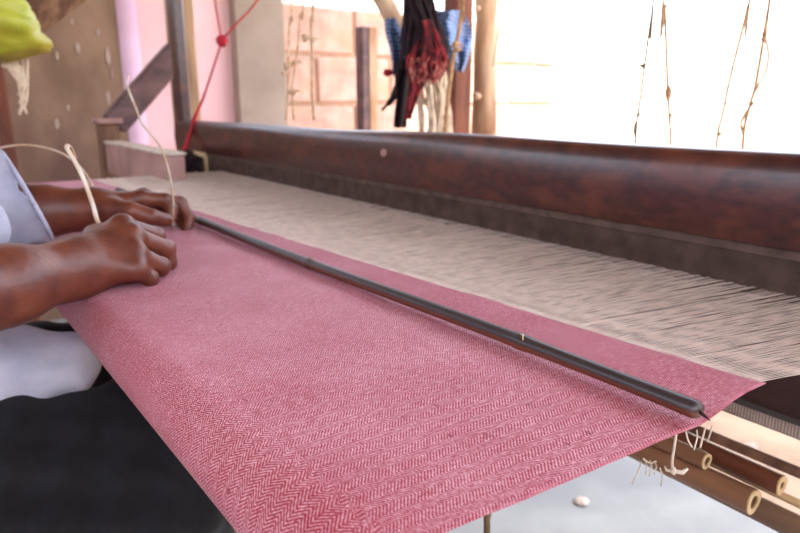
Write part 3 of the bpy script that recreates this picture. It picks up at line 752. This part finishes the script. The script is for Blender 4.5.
# legs and bare feet
HR, HL = (-.25, .86, .60), (-.25, 1.05, .60)
KR, KL = (.22, .80, .555), (.22, 1.11, .555)
AR, AL = (.20, .80, .085), (.20, 1.11, .085)
for h_, k_, a_ in ((HR, KR, AR), (HL, KL, AL)):
    prims += [cone(h_, k_, .07, .052, .03), cone(k_, mid(k_, a_, .35), .052, .052, .02), cone(mid(k_, a_, .35), a_, .052, .034, .02),
              cone(off(a_, (-.02, 0, -.045)), off(a_, (.09, 0, -.05)), .034, .030, .02), cone(off(a_, (.02, 0, -.02)), off(a_, (.12, 0, -.058)), .036, .020, .02)]
    for t_ in range(5):
        yy = (t_-2)*.017; ln = .165-.006*abs(t_-1.2)*2
        prims.append(cone(off(a_, (.10, yy, -.066)), off(a_, (ln, yy*1.15, -.070)), .012, .0085 if t_ else .011, .005))
gx = graded([(-.45, .008), (-.02, .0022), (.40, None)]); gy = graded([(.58, .004), (.70, .0024), (1.17, .005), (1.34, None)]); gz = graded([(-.01, .0075), (.78, .0022), (.94, .0065), (1.40, None)])
gz2 = gz
bodyme = nets('body', prims, (gx, gy, gz2))
body = obj_from(bodyme, 'body', M['skin'], per)
# nails
def nail(c, ax_, up, w, l):
    ax_ = Vector(ax_).normalized(); up = Vector(up); up = (up-ax_*up.dot(ax_)).normalized(); sd = ax_.cross(up); vs = []; fs = []
    nu, nv = 6, 6
    for i in range(nu+1):
        for j in range(nv+1):
            a = (j/nv-.5)*2; bq = i/nu*2-1
            ww = w*math.sqrt(max(0, 1-(max(0, bq)**2)*.6)); p = Vector(c)+ax_*bq*l+sd*a*ww+up*(-.0026*a*a-.0008*max(0, -bq)**2)
            vs.append(p)
    for i in range(nu):
        for j in range(nv): q = i*(nv+1)+j; fs.append((q, q+nv+1, q+nv+2, q+1))
    o = MB().add(vs, fs).build('nail', M['nail'], per, smooth=True); md = o.modifiers.new('s', 'SOLIDIFY'); md.thickness = .0008; md.offset = 0
    return o
tdir = Vector(thL[3])-Vector(thL[2]); cdir = Vector((0, 0, 1))+Vector((-.3, -.5, 0))
nail(Vector(thL[3])+cdir.normalized()*.0107, tdir, cdir, .0058, .0068)
nd = Vector(lTIP[1])-Vector(lDIP[1]); nail(Vector(lTIP[1])+Vector((.9, -.2, .1)).normalized()*.0078, nd, (.9, -.2, .1), .005, .0055)
for i in range(1, 4):
    pass
for s_ in (-1, 1):
    ey = MB().blob(off(HD, (.0665, s_*.032, .003)), .0098, 12).build('eye', M['eye'], per, smooth=True)
    MB().blob(off(HD, (.0735, s_*.032, .000)), .0048, 10).build('iris', M['hair'], ey, smooth=True)
# hair
hp = [ell(off(HD, (-.030, 0, .040)), (.094, .083, .090), .02), cone(off(HD, (-.085, -.04, -.01)), off(HD, (-.085, .04, -.01)), .03, .03, .03)]
hair = nets('hair', hp, (graded([(-.28, .006), (.02, None)]), graded([(.84, .006), (1.08, None)]), graded([(1.18, .006), (1.42, None)])),
            cuts=[lambda P: (P[..., 0]-(HD[0]+.055))*.8-(P[..., 2]-(HD[2]+.045))*.9, lambda P: (HD[2]-.03+(P[..., 0]-HD[0]+.05)*1.1)-P[..., 2]],
            disp=lambda P: .0025*np.sin(P[..., 1]*260+np.sin(P[..., 2]*90)*2)*np.sin(P[..., 2]*160+P[..., 0]*150))
obj_from(hair, 'hair', M['hair'], per)
# shirt: loose, sleeves pushed to the elbows
cuffR = mid(rw, re, .80); cuffL = (.112, 1.105, .866)
def unit(v): v = np.array(v); return v/np.linalg.norm(v)
ns = [ell((-.235, .955, .90), (.152, .215, .23), .05), ell((-.215, .955, .70), (.195, .205, .16), .06), cone(SHR, (-.17, .955, 1.085), .07, .062, .04), cone(SHL, (-.17, .955, 1.085), .07, .062, .04),
      cone(SHR, off(re, (-.01, -.0, .02)), .076, .068, .03), cone(off(re, (-.01, 0, .02)), cuffR, .064, .060, .03),
      cone(SHL, off(le, (-.03, .01, .015)), .078, .082, .03), cone(off(le, (-.03, .01, .015)), off(cuffL, (.03, 0, 0)), .086, .074, .03), cone((-.1, .94, .93), (.030, .945, .853), .10, .042, .05), cone((-.10, .88, .70), (.100, .85, .684), .095, .042, .05),
      # belly and the tail that lies over the lap
      ell((-.10, .93, .79), (.105, .12, .085), .05),
      cone((-.16, .84, .655), (.035, .80, .607), .075, .036, .05), cone((-.16, 1.06, .65), (.04, 1.09, .607), .075, .034, .05), cone((-.1, .95, .64), (.05, .95, .60), .07, .034, .06)]
dL = unit((.94, 0, .34)); dR = unit(np.array(rw)-np.array(re)); dR0 = dR
cuts = [lambda P: np.where((P[..., 2] < .76) & (P[..., 0] > -.15), (P[..., 0]-.125)*.44-(P[..., 1]-.8)*.898, -1).astype(np.float32),
        lambda P: np.minimum(np.minimum(((P-np.array(cuffR, np.float32))@dR.astype(np.float32)), 1), np.where((P[..., 1] < .80) & (P[..., 2] > .70) & (P[..., 0] > -.16), 1, -1).astype(np.float32)*1.0),
        lambda P: np.minimum(((P-np.array(cuffL, np.float32))@dL.astype(np.float32)), np.where((P[..., 1] > 1.02) & (P[..., 2] > .76) & (P[..., 0] > -.02), 1, -1).astype(np.float32)),
        lambda P: -prim_d(P, cone(off(cuffL, -dL*.03), off(cuffL, dL*.06), .048, .060)),
        lambda P: -prim_d(P, cone(off(cuffR, -dR*.03), off(cuffR, dR*.05), .046, .054)),
        lambda P: -prim_d(P, cone((-.16, .955, 1.12), (-.12, .955, 1.22), .066, .08))]
def folds(P):
    x, y, z = P[..., 0], P[..., 1], P[..., 2]
    return (-.0015+.0035*np.sin(x*28+y*90+np.sin(z*30)*1.6)*np.sin(z*62+x*22+1.2)+.0014*np.sin(x*110-z*95+y*40+2*np.sin(y*35)))
shirt = nets('shirt', ns, (graded([(-.50, .0055), (.18, None)]), graded([(.54, .005), (1.32, None)]), graded([(.52, .005), (1.20, None)])), cuts=cuts, disp=folds)
obj_from(shirt, 'shirt', M['shirt'], per)
# cuff hem of the left sleeve
hp_ = []; u_ = Vector(dL); a_ = u_.cross(Vector((0, 0, 1))).normalized(); b_ = u_.cross(a_)
for k in range(25):
    t = 2*PI*k/24; hp_.append(Vector(cuffL)-u_*.002+(a_*math.cos(t)+b_*math.sin(t))*(.0715+.002*math.sin(3*t)))
MB().tube(hp_, .0035, 8).build('cuff_hem', M['shirt'], per, smooth=True)
# trousers
tp = []
for h_, k_, a_, sg in ((HR, KR, AR, -1), (HL, KL, AL, 1)):
    tp += [cone(h_, mid(h_, k_, .5), .115, .105, .05), cone(mid(h_, k_, .5), k_, .105, .088, .04), cone(k_, mid(k_, a_, .5), .086, .080, .03), cone(mid(k_, a_, .5), off(a_, (0, 0, .07)), .080, .075, .03)]
tp += [ell((-.27, .955, .60), (.16, .20, .13), .05), cone((-.1, .86, .56), (-.1, 1.05, .56), .10, .10, .06), cone((.02, .76, .53), (.18, .735, .52), .075, .06, .05)]
tfold = lambda P: .006*np.sin(P[..., 0]*30+P[..., 2]*80+P[..., 1]*30)*np.sin(P[..., 2]*28+P[..., 0]*12)+.003*np.sin(P[..., 0]*14+P[..., 2]*46)+.0025*np.sin(P[..., 0]*95-P[..., 2]*60)
tr = nets('trousers', tp, (graded([(-.46, .006), (.36, None)]), graded([(.62, .006), (1.30, None)]), graded([(.10, .006), (.78, None)])), disp=tfold,
          cuts=[lambda P: .135-P[..., 2]])
obj_from(tr, 'trousers', M['black'], per)
recenter(per)
bn = thing('bench', 'low wooden plank bench that the weaver sits on, left of the frame', 'bench')
MB().box((-.5, .55, .42), (-.12, 1.4, .46), bev=.006).build('seat_plank', M['old_wood'], bn)
for x in (-.46, -.2):
    for y in (.6, 1.32): MB().box((x, y, 0), (x+.05, y+.05, .42)).build('leg', M['old_wood'], bn)
recenter(bn)

# amber strips worked by the two hands
def strip(pp, r, label, flat=.45):
    o = MB().tube(interp([aY(*p) for p in pp], 8), r, 8, flat=flat).build('cane_strip', M['strip'], None, smooth=True)
    return tag(o, label, 'strip', 'pale strips in the weaver\'s hands')
strip([(112, 236, .835), (99, 224, .86), (93, 205, .87), (84, 180, .88), (74, 160, .885), (67, 148, .89), (70, 146, .90), (76, 158, .905)], .0030, 'amber tipped strip rising from behind the near hand')
strip([(-40, 160, 1.26), (0, 148, 1.27), (25, 145, 1.27), (50, 149, 1.26), (70, 158, 1.25), (84, 172, 1.24), (94, 188, 1.20), (98, 200, 1.13)], .0042, 'white strip arching from the left edge behind the far wrist')
strip([(172, 226, 1.035), (173, 213, 1.035), (172, 190, 1.05), (168, 168, 1.07), (160, 146, 1.10), (147, 130, 1.13), (141, 121, 1.15), (136, 108, 1.18), (130, 94, 1.22), (127, 84, 1.26), (129, 76, 1.30)], .0034, 'amber strip pinched by far thumb and curving up over the brown brace')

# ------------------------------------------------------------------ red cord with pompom and dark bundle at batten end
rc = thing('red_cord', 'thin red cord tied in a knot in front of the beater end', 'cord')
YB = 2.20
K = aY(222, 41, YB)
MB().tube(interp([aY(180, 158, YB-.05), aY(186, 146, YB-.05), aY(196, 115, YB-.04), aY(204, 96, YB-.02), K], 6), [.007]*13+[.0045]*6+[.0035]*6, 6).build('lower_cord', M['red_cord'], rc, smooth=True)
MB().tube(interp([K, aY(219, 25, YB), aY(214, -6, YB), aY(210, -40, YB), aY(196, -160, YB)], 6), .0034, 6).build('upper_cord', M['red_cord'], rc, smooth=True)
MB().tube(interp([K, aY(236, 24, YB), aY(250, 10, YB), aY(266, -12, YB), aY(285, -40, YB), aY(350, -150, YB)], 6), .0034, 6).build('upper_cord', M['red_cord'], rc, smooth=True)
MB().blob(K, .020, 12, .12).build('knot', M['red_cord'], rc, smooth=True)
recenter(rc)
q = aY(182, 170, 2.12)
db = MB()
for i in range(22):
    a = random.uniform(0, 6.3); c = q+Vector((random.uniform(-.05, .05), 0, random.uniform(-.035, .035)))
    db.tube(interp([c+Vector((-.035, 0, -.01)), c+Vector((0, random.uniform(-.03, .03), random.uniform(.0, .03))), c+Vector((.04, 0, random.uniform(-.02, .02)))], 5), .012, 6)
tag(db.build('yarn_bundle', M['rag_black'], None, smooth=True), 'black bundle of yarn lying beside the beater end under the red cord', 'yarn', kind='stuff')
MB().box(tuple(aY(199, 178, 2.13)-Vector((.0, 0, .30))), tuple(aY(210, 147, 2.13)+Vector((0, .03, 0))))
m = MB(); a_ = aY(198, 146, 2.13); b_ = aY(212, 178, 2.13)
pp = tag(m.box((a_.x, 2.12, 0), (b_.x, 2.16, a_.z), bev=.003).build('wooden_stake', M['bamboo_pale'], None), 'short pale cream stake behind the left end of the beater', 'stake')

# ------------------------------------------------------------------ posts, rags and yarns behind the loom
def yy_at(px, py, Y): return aY(px, py, Y)
tp1 = aY(484, 80, 1.75); 
P_ = []; rs = []
for i in range(24):
    z = 2.45*i/23; P_.append((tp1.x+.010*math.sin(z*3), 1.75+.01*math.cos(z*2), z)); rs.append(.042+.004*math.sin(z*9)+.003*math.sin(z*23))
po = MB().tube(P_, rs, 16).build('roof_post', M['post_wood'], None, smooth=True)
tag(po, 'pale knotty peeled tree trunk post holding the roof', 'post')
for (px, py, s) in ((477, 96, .018), (492, 100, .014), (478, 8, .012), (490, 60, .010)):
    c = aY(px, py, 1.75-.035); MB().blob(c, s, 8, .2, (1, .7, .8)).build('knot', M['post_wood'], po, smooth=True)
p2 = aY(464, 90, 1.95); q2 = aY(455, 90, 1.95); w2 = (p2.x-q2.x)
tag(MB().box((q2.x, 1.95, 0), (p2.x+w2*.9, 2.03, 2.45), bev=.006).build('square_post', M['red_post'], None), 'dark reddish square post just left of the pale trunk', 'post')
p3a, p3b = aY(362, 26, 2.6), aY(376, 26, 2.6)
sp = tag(MB().box((p3a.x, 2.6, 0), (p3b.x, 2.66, p3a.z), bev=.004).build('short_stake', M['purple_wood'], None), 'short upright stake with a sawn top before the block wall', 'stake')
MB().box(((p3a.x+p3b.x)/2, 2.596, 0), (p3b.x+.004, 2.602, p3a.z-.002)).build('pale_half', M['post_wood'], sp)  # right half of the stake's front is paler
# diagonal pole the rags hang on
dA, dB = aY(370, -24, 1.75), aY(412, 52, 1.75)
kd = (2.49-dA.z)/(dA.z-dB.z)
dpole = tag(MB().tube([dA+(dA-dB)*kd, dA, dB, dB+(dB-dA)*.2], [.03, .03, .028, .024], 12).build('slanting_pole', M['post_wood'], None, smooth=True), 'tan slanting pole behind the hanging blue and black rags', 'pole')
def sheet(name, outline, Y, th, mat, label, cat, depth=.03, n=10, seed=0, wr=.02):
    """crumpled hanging cloth: outline rows [(px_left, px_right, py)]"""
    vs = []; fs = []; rows = len(outline); nr = (rows-1)*5+1
    for i in range(nr):
        f = i/5; a = min(int(f), rows-2); t = f-a
        l_, r_, y_ = [outline[a][k]*(1-t)+outline[a+1][k]*t for k in range(3)]
        for j in range(n+1):
            s = j/n; dd = wr*math.sin(s*11+seed+f*1.1)+wr*.8*mnoise.noise(Vector((s*4+seed, f*1.7, 3)))
            vs.append(aY(l_+(r_-l_)*s, y_, Y+dd-depth*math.sin(PI*s)))
    for i in range(nr-1):
        for j in range(n): q = i*(n+1)+j; fs.append((q, q+n+1, q+n+2, q+1))
    o = MB().add(vs, fs).build(name, mat, None, smooth=True)
    md = o.modifiers.new('s', 'SOLIDIFY'); md.thickness = th; md = o.modifiers.new('u', 'SUBSURF'); md.levels = md.render_levels = 1
    return tag(o, label, cat)
sheet('blue_rag', [(384, 396, 18), (384, 402, 30), (389, 408, 48), (392, 410, 64), (394, 402, 76)], 1.70, .004, M['check'], 'blue checked rag hanging left of the black yarn', 'rag', seed=1, n=14)
sheet('blue_rag', [(430, 462, 10), (424, 468, 20), (428, 474, 34), (440, 472, 48), (452, 468, 62), (456, 464, 72)], 1.66, .004, M['check'], 'larger crumpled blue rag hanging right of the red yarn', 'rag', seed=4, n=16, depth=.08, wr=.03)
sheet('black_rag', [(396, 410, 60), (394, 410, 80), (396, 408, 100), (394, 406, 128)], 1.68, .004, M['rag_black'], 'narrow black rag hanging below the checked blue one', 'rag', seed=2, n=10)
tag(MB().tube(interp([aY(399, 84, 1.68), aY(393, 98, 1.68), aY(382, 110, 1.68)], 5), [.014]*5+[.010]*3+[.005]*3, 6).build('black_rag', M['rag_black'], None, smooth=True), 'pointed black cloth tail sticking out to the left', 'rag')
tag(MB().blob(aY(388, 73, 1.68), .011, 8, .3, (1.5, 1, 1)).build('pink_scrap', M['red_cord'], None, smooth=True), 'tiny bright pink scrap at the foot of the blue rag', 'scrap')
def skein(name, rows, Y, r, cnt, mat, label, seed=0, tk=.05):
    m = MB(); rn = random.Random(seed)
    for i in range(cnt):
        s = rn.random(); d = rn.uniform(-tk, tk); pts = []; end = rn.uniform(.75, 1.0)
        for (l_, r_, y_) in rows:
            pts.append(aY(l_+(r_-l_)*min(1, max(0, s+rn.uniform(-.12, .12))), rows[0][2]+(y_-rows[0][2])*end, Y+d*math.sin(PI*s)))
        m.tube(interp(pts, 4), r, 5)
    o = m.build(name, mat, None, smooth=True); return tag(o, label, 'yarn', kind='stuff')
skein('black_yarn_skein', [(405, 422, -20), (405, 432, 5), (404, 440, 30), (402, 446, 55), (402, 446, 72)], 1.55, .0055, 110, M['rag_black'], 'thick black yarn skein hanging from above, red at its tips', 3)
skein('red_yarn_skein', [(422, 430, 20), (420, 438, 38), (414, 444, 55), (408, 446, 66), (408, 440, 80)], 1.50, .0045, 60, M['rag_red'], 'dark red yarn spilling from the black skein', 5)
skein('red_yarn_tail', [(408, 426, 72), (410, 424, 86), (408, 418, 102), (406, 412, 120)], 1.53, .0042, 26, M['rag_red'], 'narrow red yarn tail hanging lowest', 6)
skein('pale_tipped_yarn', [(412, 446, 58), (410, 446, 68), (412, 440, 78), (414, 436, 86)], 1.495, .0020, 44, M['tip'], 'pale pinkish tips of the red yarn fraying over the cream strands', 9)
skein('cream_yarn_skein', [(422, 446, 64), (420, 446, 80), (418, 448, 105), (420, 452, 134), (420, 452, 160)], 1.62, .0050, 46, M['rag_cream'], 'cream undyed yarn strands hanging behind the red yarn', 8)
for nm_, px_, Y_ in (('black_yarn_skein', 413, 1.55),):
    q = aY(px_, -18, Y_); sk_ = bpy.data.objects[nm_]
    MB().tube([q-Vector((0, 0, .02)), q+Vector((0, 0, .2)), (q.x, q.y, 2.5)], .006, 6).build('hanger_cord', M['cord_dark'], sk_, smooth=True)
def cord(pp, Y, r, mat, label, knots=(), group='hanging cords behind the loom', loops=()):
    PP = [aY(x, y, Y) for x, y in pp]; PP = [Vector((PP[0].x-.02, PP[0].y, 2.5))] + PP
    root = MB().tube(interp(PP, 6), r, 6).build('hanging_cord', mat, None, smooth=True)
    tag(root, label, 'cord', group)
    for (x, y, s) in knots:
        m = MB(); c = aY(x, y, Y-r)
        m.blob(c, s, 8, .3)
        m.tube([c, c+Vector((s*1.5, 0, s*.4)), c+Vector((s*2.6, 0, s*random.uniform(-.6, .6)))], [s*.6, s*.5, s*.3], 6)
        m.build('knot', mat, root, smooth=True)
    for lp in loops: MB().tube(interp([aY(x, y, Y) for x, y in lp], 6), r*.8, 6).build('loop', mat, root, smooth=True)
    return root
cord([(463, -20), (462, 10), (458, 36), (453, 60), (449, 90), (446, 118), (444, 140)], 1.40, .0060, M['cord'], 'thick frayed tan cord crossing in front of the red yarn', [(455, 45, .010), (457, 50, .007)])
cord([(504, -20), (502, 10), (497, 40), (493, 66)], 1.60, .0022, M['cord_dark'], 'thin dark cord hanging right of the pale trunk')
YC = 1.95
cord([(291, -20), (290, 20), (288, 60), (288, 90), (286, 120)], YC, .0045, M['cord_pale'], 'leftmost pale cord of the pair over the grey pillar edge', [(287, 66, .012), (284, 74, .008), (290, 92, .008)], 'pale cords before the block wall')
cord([(302, -20), (300, 15), (298, 45), (294, 75), (292, 95), (294, 120)], YC, .0040, M['cord_pale'], 'pale knotted cord second from the grey pillar', [(293, 92, .010), (293, 102, .009), (295, 62, .009)], 'pale cords before the block wall')
cord([(312, -20), (311, 20), (312, 60), (312, 90), (314, 120)], YC, .0055, M['cord_pale'], 'straight pale cord rightmost of three before the block wall', [(305, 38, .012), (312, 40, .009)], 'pale cords before the block wall')
YR = .78
cord([(655, -20), (653, 5), (648, 40), (645, 63), (642, 85), (639, 108), (637, 122), (634, 160)], YR, .0024, M['cord_dark'], 'thin dark twine leftmost of the four before the bright yard', [(643, 66, .0045), (638, 115, .004)], 'knotted cords before the bright yard', loops=[[(642, 65), (637, 66), (635, 68)], [(638, 118), (634, 128), (636, 142)]])
cord([(665, -20), (665, 5), (666, 40), (667, 70), (668, 92), (669, 112), (670, 125), (671, 165)], YR, .0028, M['cord'], 'knotted tan cord second from left before the bright yard', [(665, 6, .0036), (668, 90, .003), (670, 115, .0040)], 'knotted cords before the bright yard', loops=[[(668, 84), (666, 92), (668, 101), (671, 93), (668, 84)]])
cord([(752, -20), (748, 5), (741, 35), (733, 66), (727, 92), (724, 108), (718, 133), (715, 165)], YR*.9, .0026, M['cord'], 'slanting tan cord third from left before the bright yard', [(725, 104, .0030), (719, 134, .0040)], 'knotted cords before the bright yard')
cord([(772, -20), (768, 10), (764, 35), (760, 60), (755, 88), (750, 105), (744, 130), (742, 165)], YR*.85, .0030, M['cord'], 'rightmost tan cord with a long loop before the bright yard', [(764, 34, .0050), (751, 104, .0050), (763, 39, .004)], 'knotted cords before the bright yard', loops=[[(764, 36), (768, 50), (767, 68), (760, 82), (755, 92)], [(750, 106), (744, 116), (741, 125), (744, 137)]])

# ------------------------------------------------------------------ left foreground bits: yellow bag, threads, rail
def bag():
    vs = []; fs = []; n = 28; mrow = 16; Y = 1.75
    prof_ = [(-30, 22, -30), (-34, 26, 0), (-36, 34, 16), (-38, 42, 32), (-38, 48, 44), (-36, 51, 52), (-30, 30, 58), (-24, 10, 62)]
    rows = []
    for i in range((len(prof_)-1)*3+1):
        f = i/3; a = min(int(f), len(prof_)-2); t = f-a; rows.append([prof_[a][k]*(1-t)+prof_[a+1][k]*t for k in range(3)])
    for i, (l_, r_, y_) in enumerate(rows):
        for k in range(n):
            a = 2*PI*k/n; cx = (l_+r_)/2; w = (r_-l_)/2; p = aY(cx+w*math.cos(a), y_, Y); th = .10*math.sin(PI*min(1, .25+.75*i/len(rows)))
            p.y += math.sin(a)*th; nn = mnoise.noise(Vector((math.cos(a)*1.6, math.sin(a)*1.6, i*.35)))*.018+mnoise.noise(Vector((math.cos(a)*5, math.sin(a)*5, i*.9)))*.008
            p += Vector((math.cos(a)*nn, math.sin(a)*nn, 0)); vs.append(p)
    R = len(rows)
    for i in range(R-1):
        for k in range(n): k2 = (k+1) % n; fs.append((i*n+k, i*n+k2, (i+1)*n+k2, (i+1)*n+k))
    fs += [tuple(range(n-1, -1, -1)), tuple((R-1)*n+k for k in range(n))]
    return MB().add(vs, fs).build('yellow_bag', M['yellow'], None, smooth=True)
bg_o = bag(); q = aY(4, -28, 1.75)
MB().tube([q-Vector((0, 0, .03)), q+Vector((0, 0, .2)), (q.x, q.y, 2.5)], .005, 6).build('hanger_cord', M['cord_dark'], bg_o, smooth=True)
tag(bg_o, 'crumpled yellow green plastic bag hanging in the upper left corner', 'bag')
sk = MB(); rn = random.Random(4)
for i in range(22):
    x0 = rn.uniform(4, 26); e = rn.uniform(80, 118) if abs(x0-20) < 8 else rn.uniform(72, 90)
    sk.tube(interp([aY(x0, 50, 1.78), aY(x0+rn.uniform(-3, 4), 66, 1.78), aY(x0*.4+14+rn.uniform(-3, 4), e*.9, 1.78), aY(23+rn.uniform(-6, 4), e, 1.78)], 4), .003, 5)
tag(sk.build('white_thread_hank', M['rag_cream'], None, smooth=True), 'whitish loose threads dangling below the yellow bag', 'thread', kind='stuff')
a, b = aY(20, 24, 2.33), aY(76, -18, 2.33); dv = b-a; kd = (2.46-b.z)/dv.z
tag(MB().tube([a-dv*.4, a, b, b+dv*kd], .055, 4).build('slanting_beam', M['old_wood'], None), 'brown slanting timber behind the yellow bag', 'beam')
a = aY(-6, 100, 2.2); b = aY(9, 100, 2.2)
tag(MB().box((a.x, 2.2, 0), (b.x, 2.28, 2.45), bev=.006).build('corner_post', M['red_post'], None), 'dark post at the left edge below the yellow bag', 'post')
